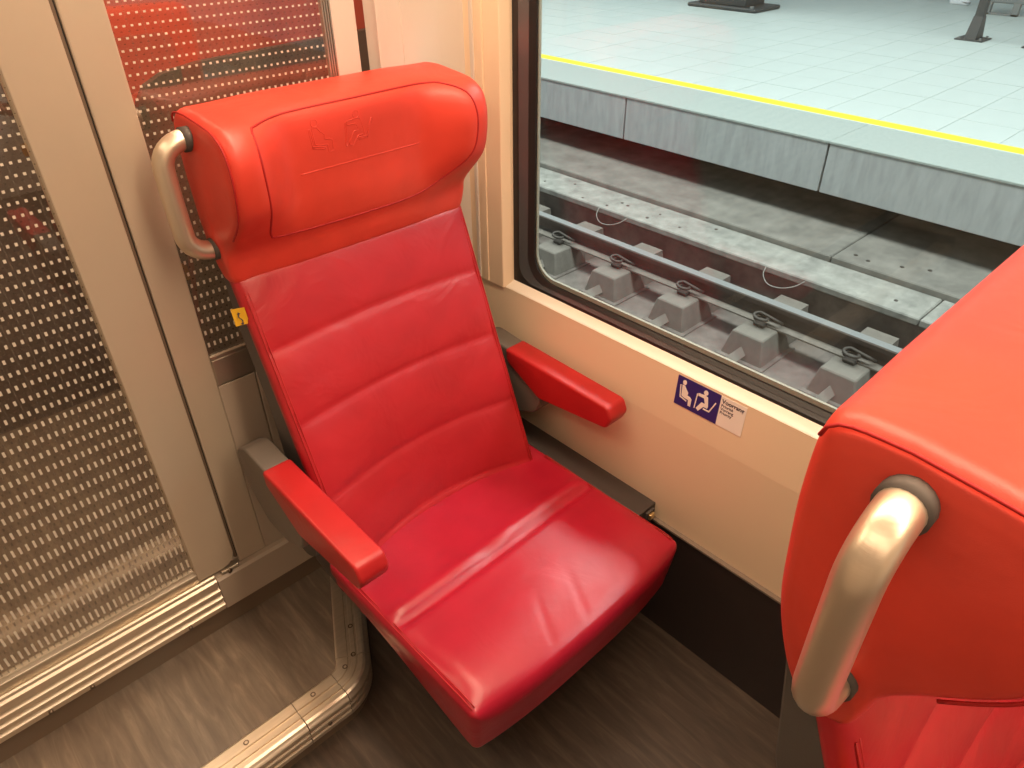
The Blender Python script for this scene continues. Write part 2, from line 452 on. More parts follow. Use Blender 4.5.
# --- ribbed kick plate on the partition (trim_2), with cove below
t2 = struct('trim_2', (0, 1.25, 0))
kp = [(1.275, .262), (1.262, .266), (1.258, .264)]
z = .258
for k, hgt in enumerate((.022, .016, .014, .014)):
    kp += [(1.256 - k * .002, z), (1.250 - k * .002, z - .003), (1.250 - k * .002, z - hgt + .001), (1.255 - k * .002, z - hgt - .002), (1.258 - k * .002, z - hgt - .004)]
    z -= hgt + .0065
kp += [(1.252, .162), (1.275, .160)]
prism('kick_plate', kp, 0, -1.6, .245, ALU, t2)
for x in (-.05, -.13, .16):
    tube('kick_plate_screw', [(x, 1.246, .176), (x, 1.239, .176)], .0045, SCREW, t2, 8)
mk('cove', [(-1.6, 1.262, P), (.56, 1.262, P), (.56, 1.270, .162), (-1.6, 1.270, .162), (-1.6, 1.29, .162), (.56, 1.29, .162), (.56, 1.29, P), (-1.6, 1.29, P)],
   [(0, 1, 2, 3), (3, 2, 5, 4), (4, 5, 6, 7), (0, 3, 4, 7), (1, 2, 5, 6)], COVE, t2)
bb = struct('baseboard_back', (.5, 1.26, 0))
prism('skirting', [(1.252, .160), (1.252, .250), (1.258, .256), (1.285, .258), (1.285, .160)], 0, .247, W, CREAM_SHADE, bb, bev=0)

def print_pane(name, a, b, parent):
    o = box(name, a, b, PGLASS2, parent); o.data.materials.append(PGLASS)
    for p in o.data.polygons:
        if p.normal.y < -.9: p.material_index = 1
    return o
# --- glazed door (door_1) and partition (wall_back)
d1 = struct('door_1', (0, 1.28, 0))
def ystile(name, x0, x1, z0, z1, m, parent, y0=1.262, y1=1.30, bev=.004, **kw): return box(name, (x0, y0, z0), (x1, y1, z1), m, parent, bev, 2, **kw)
# stile with rounded lower corner
st = [(.213, 2.1), (.213, .268), (.268, .268), (.284, .272), (.296, .284), (.301, .30), (.301, 2.1)]
prism('door_stile', [(x, z_) for x, z_ in st], 1, 1.264, 1.300, POST, d1, bev=.002)
print_pane('glass_pane', (-1.1, 1.276, .292), (.214, 1.284, 2.1), d1)
box('bottom_rail', (-1.1, 1.268, .262), (.215, 1.298, .286), ALUM, d1, .002)
box('glazing_bead', (-1.1, 1.263, .284), (.213, 1.275, .292), ALUM, d1, .002)
box('door_seal', (.3015, 1.270, .275), (.3065, 1.295, 2.1), COVE, d1)
box('door_gap', (.3065, 1.272, .275), (.309, 1.295, 2.1), RUBBER, d1)
box('hinge_plate', (.262, 1.256, .258), (.303, 1.272, .267), ALUM, d1, .002)
tube('hinge_screw', [(.279, 1.2565, .2625), (.279, 1.251, .2625)], .005, SCREW, d1, 8)
wb = struct('wall_back', (.6, 1.28, 0))
prism('post', [(.309, 2.1), (.309, .258), (.374, .258), (.374, 2.1)], 1, 1.268, 1.300, POST, wb, bev=.003)
print_pane('glass_pane', (.372, 1.276, .785), (.748, 1.284, 2.1), wb)
box('glazing_bead', (.374, 1.268, .782), (.748, 1.276, .79), ALUM, wb, .001)
box('metal_band', (.374, 1.268, .722), (.98, 1.285, .782), ALUM, wb, .003)
box('lower_panel', (.374, 1.269, .256), (.452, 1.285, .720), CREAM_SHADE, wb, .002)
box('lower_panel', (.454, 1.269, .256), (W, 1.285, .720), CREAM_SHADE, wb, .002)
for i in range(4): box('rubber_bead', (.730 + i * .004, 1.2735 - i * .0015, .785), (.733 + i * .004, 1.284, 2.1), ALUM, wb)
box('post', (.744, 1.268, .70), (.795, 1.300, 2.1), CREAM, wb, .003)
# column with chamfered corner between the gap and the window wall
prism('column', [(.838, 1.268), (.862, 1.270), (W + .06, 1.270), (W + .06, 1.31), (.838, 1.31)], 2, .70, 2.1, CREAM, wb, bev=.002)
box('column_strip', (.895, 1.2685, .72), (.985, 1.275, 2.1), CREAM, wb, .001)
# --- spaces behind the partition
fwall = struct('wall_far', (0, 2.5, 0))
box('dark_panel', (-1.6, 2.45, P), (W + .1, 2.55, 2.1), GREYW, fwall)
box('red_panel', (.385, 1.62, P), (W + .02, 1.66, 2.1), REDW, fwall)
gp = [(.385, P + .01), (.385, 1.14), (.47, 1.155), (.480, 1.19), (.50, 1.218), (.54, 1.236), (.62, 1.247), (W + .01, 1.262), (W + .01, P + .01)]
prism('grey_panel', gp, 1, 1.60, 1.622, GREYP, fwall, bev=.0)
# --- window wall (wall_right)
wr = struct('wall_right', (W, 0, 0))
YC = 1.27
# lower panel, with a faint crease: leans slightly outwards above it
prism('lower_panel', [(W, .30), (W, .612), (W + .008, .738), (W + .05, .738), (W + .05, .30)], 1, -2.6, YC, PEACH, wr)
prism('sill', [(W + .008, .7385), (W + .011, .741), (W + .030, .7525), (W + .06, .7525), (W + .06, .7385)], 1, -2.6, 1.162, SILL, wr)
# upright column beside the window
prism('window_column', [(W, YC), (W + .002, 1.165), (W + .004, 1.163), (W + .024, 1.156), (W + .06, 1.156), (W + .06, YC)], 2, .738, 2.1, PEACH, wr)
box('column_moulding', (W - .002, 1.212, .74), (W + .004, 1.226, 2.1), PEACH, wr, .001)
box('column_moulding', (W - .003, 1.240, .74), (W + .004, 1.25, 2.1), CREAM, wr, .001)
box('wall_header', (W, -2.6, 1.55), (W + .08, 1.135, 2.1), PEACH, wr)
# --- window_1: black frame with rounded corner, gaskets, double pane
wn = struct('window_1', (W + .03, 0, .77))
def rring(y0, y1, z0, z1, r, k=8):
    pts = []
    for cy, cz, a0 in ((y1 - r, z0 + r, -90), (y1 - r, z1 - r, 0), (y0 + r, z1 - r, 90), (y0 + r, z0 + r, 180)):
        for i in range(k + 1):
            a = math.radians(a0 + 90 * i / k); pts.append((cy + r * math.cos(a), cz + r * math.sin(a)))
    return pts
def wframe(name, outer, inner, x0, x1, x2, m):
    """outer ring at x0 face, inner ring at x1 face, depth to x2"""
    n = len(outer)
    V = [(x0, *p) for p in outer] + [(x1, *p) for p in inner] + [(x2, *p) for p in inner] + [(x2, *p) for p in outer]
    F = []
    for a in range(4):
        b = (a + 1) % 4
        for i in range(n): F.append((a * n + i, a * n + (i + 1) % n, b * n + (i + 1) % n, b * n + i))
    return mk(name, V, F, m, wn)
Y0, Y1, Z0, Z1 = -1.2, 1.155, .752, 1.55
o1 = rring(Y0, Y1, Z0, Z1, .004); o2 = rring(Y0 + .02, Y1 - .018, Z0 + .008, Z1 - .02, .045)
o3 = rring(Y0 + .034, Y1 - .044, Z0 + .017, Z1 - .034, .060); o4 = rring(Y0 + .048, Y1 - .058, Z0 + .024, Z1 - .044, .062)
wframe('outer_frame', o1, o2, W + .030, W + .032, W + .05, BLACK)
wframe('frame_bevel', o2, o3, W + .030, W + .036, W + .05, ALUF)
wframe('gasket', o3, o4, W + .034, W + .041, W + .05, RUBBER)
box('glass_pane', (W + .042, Y0 + .03, Z0 + .015), (W + .045, Y1 - .04, Z1 - .03), GLASS, wn)
box('glass_pane', (W + .056, Y0 + .03, Z0 + .015), (W + .059, Y1 - .04, Z1 - .03), GLASS, wn)
# outer frame visible through the pane, grey perforated spacer at the bottom
o5 = rring(Y0 + .05, Y1 - .056, Z0 + .022, Z1 - .05, .062); o6 = rring(Y0 + .06, Y1 - .061, Z0 + .034, Z1 - .06, .055)
wframe('glass_spacer', o5, o6, W + .046, W + .046, W + .052, mat('spacer_grey', (.36, .36, .31), .6, var=(300, .3)))
wframe('outer_seal', o1, o5, W + .0525, W + .0525, W + .0555, RUBBER)

# --- baseboard_right: dark lower panel
br = struct('baseboard_right', (W, 0, 0))
box('kick_panel', (W - .008, -2.6, 0), (W + .04, YC + .01, .333), DARK, br)
box('top_edge', (W - .011, -2.6, .333), (W + .004, YC, .339), LEDGE, br, .001)
# --- rest of the coach shell, out of view
box('ceiling', (-1.7, -2.7, 2.16), (W + .1, 2.6, 2.22), CEIL, kind='structure')
box('wall_left', (-1.7, -2.7, 0), (-1.6, 2.6, 2.16), CREAM, kind='structure')
box('wall_front', (-1.6, -2.7, 0), (W + .1, -2.6, 2.16), CREAM, kind='structure')
box('wall_right', (W + .02, 1.25, 0), (W + .10, 2.6, 2.16), CREAM, kind='structure')

# ================================================================= SEAT
XC = .68
def backfront(zz): return 1.165 - .395 * (.965 - zz)
def conc(u, zz):
    """how far the middle of the backrest sits behind its edges"""
    d = interp([(.35, .060), (.42, .055), (.55, .034), (.70, .020), (.84, .012), (.97, .004)], zz)
    return d * (1 - min(1, abs(u) / .25) ** 2)

EP = [(1.183, .956), (1.170, .964), (1.162, .99), (1.156, 1.02), (1.138, 1.046), (1.100, 1.085), (1.078, 1.115), (1.068, 1.155), (1.067, 1.200), (1.078, 1.236), (1.105, 1.254), (1.14, 1.260), (1.20, 1.266), (1.245, 1.263), (1.260, 1.245), (1.263, 1.18), (1.26, 1.12), (1.254, 1.06), (1.240, 1.01), (1.224, .975), (1.205, .956)]
CP = [(1.185, .958), (1.168, .966), (1.158, .99), (1.150, 1.02), (1.139, 1.045), (1.130, 1.085), (1.127, 1.115), (1.123, 1.155), (1.120, 1.200), (1.121, 1.232), (1.128, 1.250), (1.150, 1.261), (1.20, 1.266), (1.245, 1.263), (1.260, 1.245), (1.263, 1.18), (1.26, 1.12), (1.254, 1.06), (1.240, 1.01), (1.224, .975), (1.205, .956)]
lowtop = lambda pts, d: [(y, z - d * sstep(1.15, 1.25, z)) for y, z in pts]
def ring84(pts): return resample(pts[:13], 46, False)[:-1] + resample(pts[12:] + pts[:1], 40, False)[:-1]
EPs, CPs = ring84(lowtop(EP, .010)), ring84(lowtop(CP, .007))
HW = .264
def head_ring(u, inset=0):
    w_ = sstep(.125, .225, abs(u)); poly = [(a.x * w_ + b.x * (1 - w_), a.y * w_ + b.y * (1 - w_)) for a, b in zip(EPs, CPs)]
    if inset:
        cy = sum(p[0] for p in poly) / len(poly); cz = sum(p[1] for p in poly) / len(poly); f = 1 - inset / .125
        poly = [(cy + (y - cy) * f, cz + (z - cz) * f) for y, z in poly]
    return poly
def head_front(u, zz):
    poly = head_ring(u); best = 9
    for (y0, z0), (y1, z1) in zip(poly, poly[1:]):
        if (z0 - zz) * (z1 - zz) <= 0 and abs(z1 - z0) > 1e-9:
            y = y0 + (y1 - y0) * (zz - z0) / (z1 - z0); best = min(best, y)
    return best

def soft_ridge(t):          # quilting section profile 0..1..0 with sharp creases
    return (4 * t * (1 - t)) ** .38

def nose(yy):
    return .008 * sstep(.75, .60, yy) - .040 * (1 - math.sqrt(max(0, 1 - max(0, (.590 - yy) / .0755) ** 2)))

def make_seat():
    s = thing('train_seat', 'red leather seat seen whole, beside the glazed partition', 'train seat', (XC, 1.0, 0), 'red leather train seats')
    # ---- headrest
    r = .024; rings = []
    for j in range(7):
        a = math.pi / 2 * j / 6; rings.append((-HW + r * (1 - math.sin(a)) if False else -HW + r * (1 - math.cos(math.pi / 2 * (j / 6))), r * (1 - math.sin(a))))
    st_ = rings + [(-HW + r + (2 * HW - 2 * r) * i / 56, 0) for i in range(1, 56)] + [(-u, d) for u, d in reversed(rings)]
    R = [[(XC + u, y, z) for y, z in head_ring(u, d)] for u, d in st_]
    # gently domed end caps
    for sgn, idx in ((-1, 0), (1, -1)):
        base = R[idx]; cy = sum(p[1] for p in base) / len(base); cz = sum(p[2] for p in base) / len(base)
        extra = [[(p[0] + sgn * .010 * (1 - f * f), cy + (p[1] - cy) * f, cz + (p[2] - cz) * f) for p in base] for f in (.93, .8, .55, .25)]
        if sgn < 0: R = extra[::-1] + R
        else: R = R + extra
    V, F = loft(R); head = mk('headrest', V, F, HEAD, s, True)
    # side seams (piping follows the rim of each end)
    for sg in (-1,):
        poly = head_ring(sg * (HW - .006), .0045)
        ring = [(XC + sg * (HW - .0045), y, z) for k_, (y, z) in enumerate(poly) if 12 < k_ < 58 and (y < 1.235 or z > 1.225)]
        V, F = tube_geo(ring, .0017, 6); mk('side_seam', V, F, SEAM, head, True)
    # panel seam on the front
    pts = [(-.203, 1.240), (-.207, 1.20), (-.205, 1.15), (-.198, 1.09), (-.190, 1.052), (-.175, 1.043), (-.10, 1.038), (0, 1.036), (.10, 1.038), (.155, 1.050), (.200, 1.085), (.222, 1.12), (.228, 1.16), (.226, 1.20), (.216, 1.232), (.19, 1.247), (.15, 1.2515), (.0, 1.251), (-.12, 1.250), (-.19, 1.2455)]
    pp = resample(pts, 150)
    pp = [Vector((q.x, q.y - .006 * sstep(1.15, 1.25, q.y))) for q in pp]
    path = [(XC + q.x, head_front(q.x, q.y) + .0004, q.y) for q in pp]; path.append(path[0])
    V, F = tube_geo(path, .0021, 6, False); mk('panel_seam', V, F, SEAM, head, True)
    # embossed pictograms + line
    for pict_, ox in ((PICT1, -.105), (PICT2, -.030)):
        V = []; F = []
        for pl in pict_:
            pth = []
            for (ax_, az_), (bx_, bz_) in zip(pl, pl[1:] + pl[:1]):
                for k in range(4):
                    u = ox + (ax_ + (bx_ - ax_) * k / 4) * .062; zz = 1.165 + (az_ + (bz_ - az_) * k / 4) * .062; pth.append((XC + u, head_front(u, zz) + .0003, zz))
            pth.append(pth[0]); v_, f_ = tube_geo(pth, .0010, 5, False); b = len(V); V += v_; F += [tuple(i + b for i in q) for q in f_]
        mk('embossed_person', V, F, HEAD, head, True)
    ln = [(XC + u, head_front(u, 1.142 + .006 * (u + .1)) + .0006, 1.142 + .006 * (u + .1)) for u in [-.12 + i * .01 for i in range(26)]]
    V, F = tube_geo(ln, .0013, 6); mk('embossed_line', V, F, HEAD, head, True)
    # ---- backrest upholstery
    V, F = rbox_geo((0, 0, 0), (.262, .018, .345), .0125, (44, 2, 118), 4)
    cz = [.30, .400, .551, .704, .844, .990]
    NV = []
    for v in V:
        u = v.x; zz = .635 + v.z; front = (v.y < .0)
        bow = .005 * (1 - (u / .25) ** 2)                   # creases rise in the middle
        zq = zz - bow * (.6 if zz > .5 else 1)
        h_ = 0
        for a, b in zip(cz, cz[1:]):
            if a <= zq < b: h_ = soft_ridge((zq - a) / (b - a))
        fall = 1 - max(0, (abs(u) - .205) / .057) ** 2 if abs(u) > .205 else 1
        y = backfront(zz) + .018 + v.y + conc(u, zz) * (1 if front else .9)
        if front: y -= .0095 * h_ * fall - .003
        NV.append((XC + .003 + u, y, zz))
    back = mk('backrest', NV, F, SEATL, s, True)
    for sg in (-1, 1):
        for off in (0, .006):
            path = [(XC + .003 + sg * (.2525 - off), backfront(zz) - .0006, zz) for zz in [.37 + i * .02 for i in range(30)]]
            V, F = tube_geo(path, .0012, 5); mk('edge_seam', V, F, SEAM, back, True)
    # ---- shell
    sp = [(1.20, 1.04), (1.238, 1.035), (1.216, .88), (1.185, .65), (1.165, .45), (1.14, .27), (1.02, .25), (1.02, .30), (1.045, .40), (1.075, .50), (1.11, .64), (1.145, .76), (1.175, .86), (1.195, .94)]
    sh = soft_extrude('shell', round_poly(sp, .012, 3), XC - .246, XC + .246, .012, SHELL, s)
    for sgn in (-1, 1):
        sw = [(backfront(zz) + .020, zz) for zz in (1.0, .85, .70, .55, .42)] + [(1.04, .36), (1.10, .40), (1.125, .55), (1.165, .72), (1.212, .86), (1.232, 1.0)]
        prism('side_wing', [(a, b) for a, b in sw], 0, XC + sgn * .250 - .006, XC + sgn * .250 + .006, SHELL, sh, bev=.003)
    gp = round_poly([(-.19, 1.03), (-.19, 1.19), (.19, 1.19), (.19, 1.03)], .045, 6)
    prism('shell_top', [(XC + a, b) for a, b in gp], 1, 1.225, 1.2655, SHELL, sh, bev=.002)
    # ---- cushion
    V, F = rbox_geo((0, 0, 0), (.284, .242, .066), .014, (64, 60, 6), 4)
    NV = []
    for v in V:
        u, yy = v.x, .757 + v.y; top = v.z > -.035
        fr = sstep(.60, .515, yy); wob = .5 + .5 * math.sin(u * 31 + 2 * math.sin(u * 13))
        if top:
            lift = 0
            # crease across the seat, front part a long cushion that falls to the nose
            dd = yy - (.772 + .004 * math.sin(u * 9))
            lift -= .0125 * math.exp(-(dd / .010) ** 2)
            lift += (.006 + .004 * wob) * math.exp(-((dd - .026) / .018) ** 2)
            lift -= .024 * sstep(.81, .95, yy) * (1 - .4 * abs(u) / .28)
            lift += nose(yy)
            # sat-in hollows behind the crease
            lift -= .006 * math.exp(-(((u + .10) / .06) ** 2 + ((yy - .86) / .04) ** 2)) + .006 * math.exp(-(((u - .08) / .07) ** 2 + ((yy - .87) / .04) ** 2))
            for cu in (-.07, .02, .12): lift -= .0016 * math.exp(-((u - cu - (yy - .58) * .5) / .0035) ** 2) * sstep(.53, .55, yy) * sstep(.66, .60, yy)
            edge = max(0, (abs(u) - .235) / .046); lift *= (1 - edge ** 2) if edge < 1 else 0
            lift -= .004 * edge ** 2
            wt = sstep(-.035, .052, v.z)
            zz = .346 + v.z + lift * wt + (1 - wt) * (.045 * sstep(.55, .95, yy) - .014 * sstep(.78, .52, yy))
        else:
            zz = .346 + v.z + .045 * sstep(.55, .95, yy) - .014 * sstep(.78, .52, yy)
        yo = yy + .010 * (1 - max(-1, min(1, v.z / .062))) * fr * .8
        # the front edge bows a little, corners pulled back; the back bulges into the concave backrest
        yo += .018 * (abs(u) / .28) ** 3 * sstep(.65, .515, yy)
        yo += (conc(u, .41) * .9) * sstep(.80, .97, yy)
        NV.append((XC + .006 + u * (1 - .03 * (1 - sstep(-.066, .04, v.z))), yo, zz))
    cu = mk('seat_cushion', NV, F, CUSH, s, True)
    for sg in (-1, 1):
        for off in (0, .0055):
            path = [(XC + .006 + sg * (.2775 - off), yy, .4068 + off * .30 + nose(yy) * (.35 if yy > .59 else .5)) for yy in [.548 + i * .0125 for i in range(31)]]
            V, F = tube_geo(path, .0012, 5); mk('edge_seam', V, F, SEAM, cu, True)
    # pan and cantilever below
    prism('seat_pan', [(.60, .288), (.60, .262), (.80, .235), (1.0, .245), (1.08, .30), (1.0, .335), (.75, .315)], 0, XC - .10, XC + .24, SHELL, s, bev=.004)
    prism('support_bracket', [(.72, .26), (.72, .14), (.80, .04), (1.14, .04), (1.14, .27)], 0, XC + .10, XC + .30, SHELL, s, bev=.006)
    # ---- armrests
    for sg in (-1, 1):
        x0, x1 = ((.347, .406) if sg < 0 else (.971, 1.030))
        fr_ = soft_extrude('armrest_bracket', round_poly([(1.15, .646), (1.06, .6385), (1.05, .60), (.955, .545), (.975, .50), (1.04, .47), (1.12, .47), (1.19, .54), (1.195, .62)], .014, 4), x0 + .004, x1 - .002, .005, BRACK, s)
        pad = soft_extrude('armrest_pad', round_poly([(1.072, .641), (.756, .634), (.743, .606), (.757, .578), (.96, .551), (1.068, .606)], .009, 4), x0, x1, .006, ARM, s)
        for xx in (x0 + .003, x1 - .003):
            V, F = tube_geo([(xx, 1.068, .6375), (xx, .90, .634), (xx, .762, .630), (xx, .749, .612), (xx, .748, .603)], .0013, 5); mk('pad_seam', V, F, SEAM, pad, True)
    # lower side cheek joining bracket and shell on the aisle side
    for x0, x1 in ((.392, .428), (.936, .972)):
        prism('side_cheek', round_poly([(1.18, .56), (1.05, .50), (1.01, .42), (1.06, .38), (1.16, .40), (1.20, .47)], .02, 3), 0, x0, x1, SHELL, s, bev=.003)
    # ---- grab handle
    xs = XC - HW
    key = [(xs + .012, 1.19, 1.219), (xs - .008, 1.19, 1.2195)]
    cx = xs - .008
    for k in range(1, 9):
        a = math.pi / 2 * k / 8; key.append((cx - .043 * math.sin(a), 1.19, 1.2195 - .038 * (1 - math.cos(a))))
    key.append((cx - .043, 1.19, 1.13)); z1 = 1.070
    for k in range(0, 9):
        a = math.pi / 2 * k / 8; key.append((cx - .041 * math.cos(a), 1.19, z1 - .036 * math.sin(a)))
    key.append((xs + .012, 1.19, 1.034))
    h = tube('grab_handle', key, .0164, STEEL, s, 20)
    for zz in (1.219, 1.034):
        V, F = tube_geo([(xs - .0125, 1.19, zz), (xs + .008, 1.19, zz)], .0192, 20); mk('flange', V, F, CLIP, h, True)
    # ---- yellow woven tag
    ty = backfront(.885)
    tq = [(.3985, 1.158, .932), (.420, 1.149, .932), (.424, 1.153, .897), (.4005, 1.158, .897)]
    tg = mk('woven_tag', tq + [(a, b - .0012, c) for a, b, c in tq], [(0, 1, 2, 3), (4, 5, 6, 7), (0, 1, 5, 4), (1, 2, 6, 5), (2, 3, 7, 6), (3, 0, 4, 7)], YELLOW, s)
    tv = []; tf = []; n = 8
    for i in range(n + 1):
        zz = .903 + .020 * i / n; xo = .4090 - .12 * (zz - .913) + .0022 * math.sin(i / n * 2 * math.pi)
        tv += [(xo - .0012, 1.149, zz), (xo + .0012, 1.149, zz)]
    tf = [(2 * i, 2 * i + 1, 2 * i + 3, 2 * i + 2) for i in range(n)]; b = len(tv)
    tv += [(.4045, 1.149, .922), (.411, 1.149, .922), (.407, 1.149, .927), (.407, 1.149, .904), (.4135, 1.149, .904), (.411, 1.149, .899)]
    tf += [(b, b + 1, b + 2), (b + 3, b + 4, b + 5)]
    mk('tag_emblem', tv, tf, INK, tg)
    return s

seat = make_seat()
seat2 = dup(seat, (XC, 1.0 - 1.116, 0), 'red leather seat cut off by the frame, with handle nearest the viewer')

# ================================================================= duct box beside the seat
bx = thing('heater_duct', 'dark grey duct box on the wall side behind the whole red seat cushion', 'duct', (1.02, .9, .34))
prism('duct_body', [(.985, .300), (.985, .376), (.990, .381), (W + .0, .381), (W + .0, .300)], 1, .655, 1.20, DARKT, bx, bev=.002)
box('latch_plate', (1.012, .649, .345), (1.040, .655, .372), CLIP, bx)
box('brass_latch', (1.018, .643, .352), (1.034, .650, .368), mat('brass', (.85, .62, .30), .3, .9), bx, .002)

# ================================================================= priority sign on the wall
sg = thing('priority_seat_sign', 'small blue and white priority seat sticker with two seated figures, below the window', 'sign', (W, .57, .70))
def wp(y, zz):      # point on the leaning wall panel
    return W + .008 * max(0, (zz - .612)) / .126
def wall_plate(name, y0, y1, z0, z1, m, t, parent):
    V = [(wp(0, z0) - .0002, y0, z0), (wp(0, z0) - .0002, y1, z0), (wp(0, z1) - .0002, y1, z1), (wp(0, z1) - .0002, y0, z1)]
    V += [(x - t, y, zz) for x, y, zz in V]
    return mk(name, V, [(0, 1, 2, 3), (4, 5, 6, 7), (0, 1, 5, 4), (1, 2, 6, 5), (2, 3, 7, 6), (3, 0, 4, 7)], m, parent)
wall_plate('blue_field', .549, .649, .666, .733, BLUE, .0008, sg)
wall_plate('white_field', .493, .5488, .666, .733, WHITE, .0008, sg)
def pict(polys, ynear, z0, s_, nm):
    V = []; F = []
    for pl in polys:
        n = len(pl); b = len(V)
        for t in (.0010, .0016):
            for px, pz in pl: zz = z0 + pz * s_; V.append((wp(0, zz) - t, ynear - px * s_, zz))
        F += [tuple(range(b, b + n)), tuple(range(b + n, b + 2 * n))] + [(b + i, b + (i + 1) % n, b + n + (i + 1) % n, b + n + i) for i in range(n)]
    mk(nm, V, F, WHITE, sg)
pict([[(x * .8, y) for x, y in p] for p in PICT1], .648, .672, .056, 'seated_figure'); pict([[(x * .88, y) for x, y in p] for p in PICT2], .6045, .672, .056, 'seated_figure_with_stick')
def text(s_, size, y, zz, bold=.0):
    c = bpy.data.curves.new('lettering', 'FONT'); c.body = s_; c.size = size; c.offset = bold; c.extrude = .0001
    o = bpy.data.objects.new('tmp', c); COL.objects.link(o); bpy.context.view_layer.update()
    me = bpy.data.meshes.new_from_object(o); bpy.data.objects.remove(o)
    V = [(wp(0, zz + v.co.y) - .0011 - v.co.z, y - v.co.x, zz + v.co.y) for v in me.vertices]
    F = [tuple(p.vertices) for p in me.polygons]
    mk('lettering', V, F, INK, sg)
text('Voorrang', .0125, .5455, .7185, .0004)
for i, t_ in enumerate(('Priorité', 'Vorrang', 'Priority')): text(t_, .0085, .5455, .7100 - i * .0078, .0002)

# ================================================================= ceiling lamps (real fixtures above the frame)
for nm, (x0, x1, y0, y1), lb in (('ceiling_light', (-.38, -.18, -2.2, 1.2), 'long ceiling light strip above the aisle'), ('ceiling_light', (.50, .74, -1.8, 1.4), 'narrow ceiling light strip above the seats')):
    o = thing(nm, lb, 'light', ((x0 + x1) / 2, (y0 + y1) / 2, 2.13))
    box('diffuser', (x0, y0, 2.135), (x1, y1, 2.15), LAMP, o); box('light_housing', (x0 - .01, y0 - .01, 2.15), (x1 + .01, y1 + .01, 2.161), ALUM, o)

# ================================================================= OUTSIDE
# track bed
box('track_bed', (1.25, -6, -1.10), (6.4, 14, -1.02), BALL, kind='structure')
pf = struct('station_platform', (5.2, 3, 0))
XE = 5.19
box('platform_core', (XE + .95, -6, -1.05), (17, 14, -.06), BALL, pf)
box('overhang', (XE + .12, -6, -.34), (XE + 1.0, 14, -.06), FASC, pf)
box('joint_bed', (XE + .4, -6, -.06), (17, 14, -.004), GROUT, pf)
# fascia slabs and edge stones
yj = 2.257
for k in range(-4, 6):
    y0 = yj + k * 1.857
    box('fascia_slab', (XE + .004, y0 + .008, -.372), (XE + .13, y0 + 1.849, -.018), FASC, pf, .004, 1)
    box('edge_stone', (XE - .004, y0 + .001, -.018), (XE + .615, y0 + 1.856, .0), EDGE, pf, .003, 1)
box('safety_line', (XE + .62, -6, -.003), (XE + .76, 14, .002), YLINE, pf)
box('edge_groove', (XE + .595, -6, -.003), (XE + .62, 14, .0015), TILE, pf)
# paving tiles: pieces in view as parts, the rest one mesh
tx, ty_ = .48, .4285; me0 = None; cells = []
for i in range(21):
    for j in range(-14, 26):
        x0 = XE + .765 + i * tx; y0 = yj + j * ty_
        cells.append((x0, y0))
def vis(x, y):
    v = Vector((x, y, -1.55)); d = v.dot(fw)
    if d <= 0: return None
    return (512 + v.dot(rt) / d * 722.8, 384 - v.dot(up) / d * 722.8, d)
inview = []
rest = []
for c_ in cells:
    q = vis(c_[0] + tx / 2, c_[1] + ty_ / 2)
    if q and 500 < q[0] < 1060 and -25 < q[1] < 170: inview.append((q[2], c_))
    else: rest.append(c_)
inview.sort(); rest += [c for _, c in inview[290:]]; inview = inview[:290]
bm = bmesh.new(); bmesh.ops.create_cube(bm, size=1)
for v in bm.verts: v.co = Vector((v.co.x * (tx - .007), v.co.y * (ty_ - .006), v.co.z * .012 - .006))
tm = bpy.data.meshes.new('paving_tile'); bm.to_mesh(tm); bm.free(); tm.materials.append(TILE)
for _, (x0, y0) in inview:
    o = bpy.data.objects.new('paving_tile', tm); COL.objects.link(o); o.parent = pf
    o.location = Vector((x0 + tx / 2, y0 + ty_ / 2, random.uniform(-.0006, .0006))) - pf.location
V = []; F = []
for x0, y0 in rest:
    b = len(V); V += [(x0 + .0035, y0 + .003, 0), (x0 + tx - .0035, y0 + .003, 0), (x0 + tx - .0035, y0 + ty_ - .003, 0), (x0 + .0035, y0 + ty_ - .003, 0)]; F.append((b, b + 1, b + 2, b + 3))
mk('paving_tiles', V, F, TILE, pf, kind='stuff')
# concrete cable-duct slabs between rail and platform
def slabs(name, xa, xb, zt, th, L, y0, m, label, group, cat='slab'):
    out = []
    for k in range(-5, 8):
        ya = y0 + k * L
        if ya > 9 or ya + L < -2: continue
        o = box(name, (xa, ya + .006, zt - th), (xb, ya + L - .006, zt), m, None, .006, 1)
        out.append(o)
    return out
tr = struct('trackside_walkway', (4.7, 3, -.65))
box('walkway_base', (4.42, -6, -1.03), (4.80, 14, -.70), BALL, tr)
box('walkway_base', (4.78, -6, -1.03), (6.3, 14, -.67), BALL, tr)
for k in range(-4, 7):
    box('cover_slab', (4.37, 1.10 + k * 3.7 + .003, -.70), (4.735, 1.10 + (k + 1) * 3.7 - .005, -.65), SLAB, tr, .008, 1)
    box('rear_cover_slab', (4.745, 1.86 + k * 3.6 + .003, -.67), (6.1, 1.86 + (k + 1) * 3.6 - .003, -.612), SLAB2, tr, .008, 1)
random.seed(3)
for k in range(11):
    x = random.uniform(4.42, 4.70); y = random.uniform(1.2, 4.4)
    V, F = tube_geo([(x, y, -.651), (x, y, -.6465)], random.uniform(.008, .014), 8); mk('lifting_hole_plug', V, F, CLIP, tr)
for k, (x, y) in enumerate(((4.85, 1.65), (4.92, 1.45), (4.88, 1.75), (5.0, 1.3))):
    V, F = tube_geo([(x, y, -.613), (x, y, -.608)], .014, 8); mk('lifting_hole_plug', V, F, CLIP, tr)
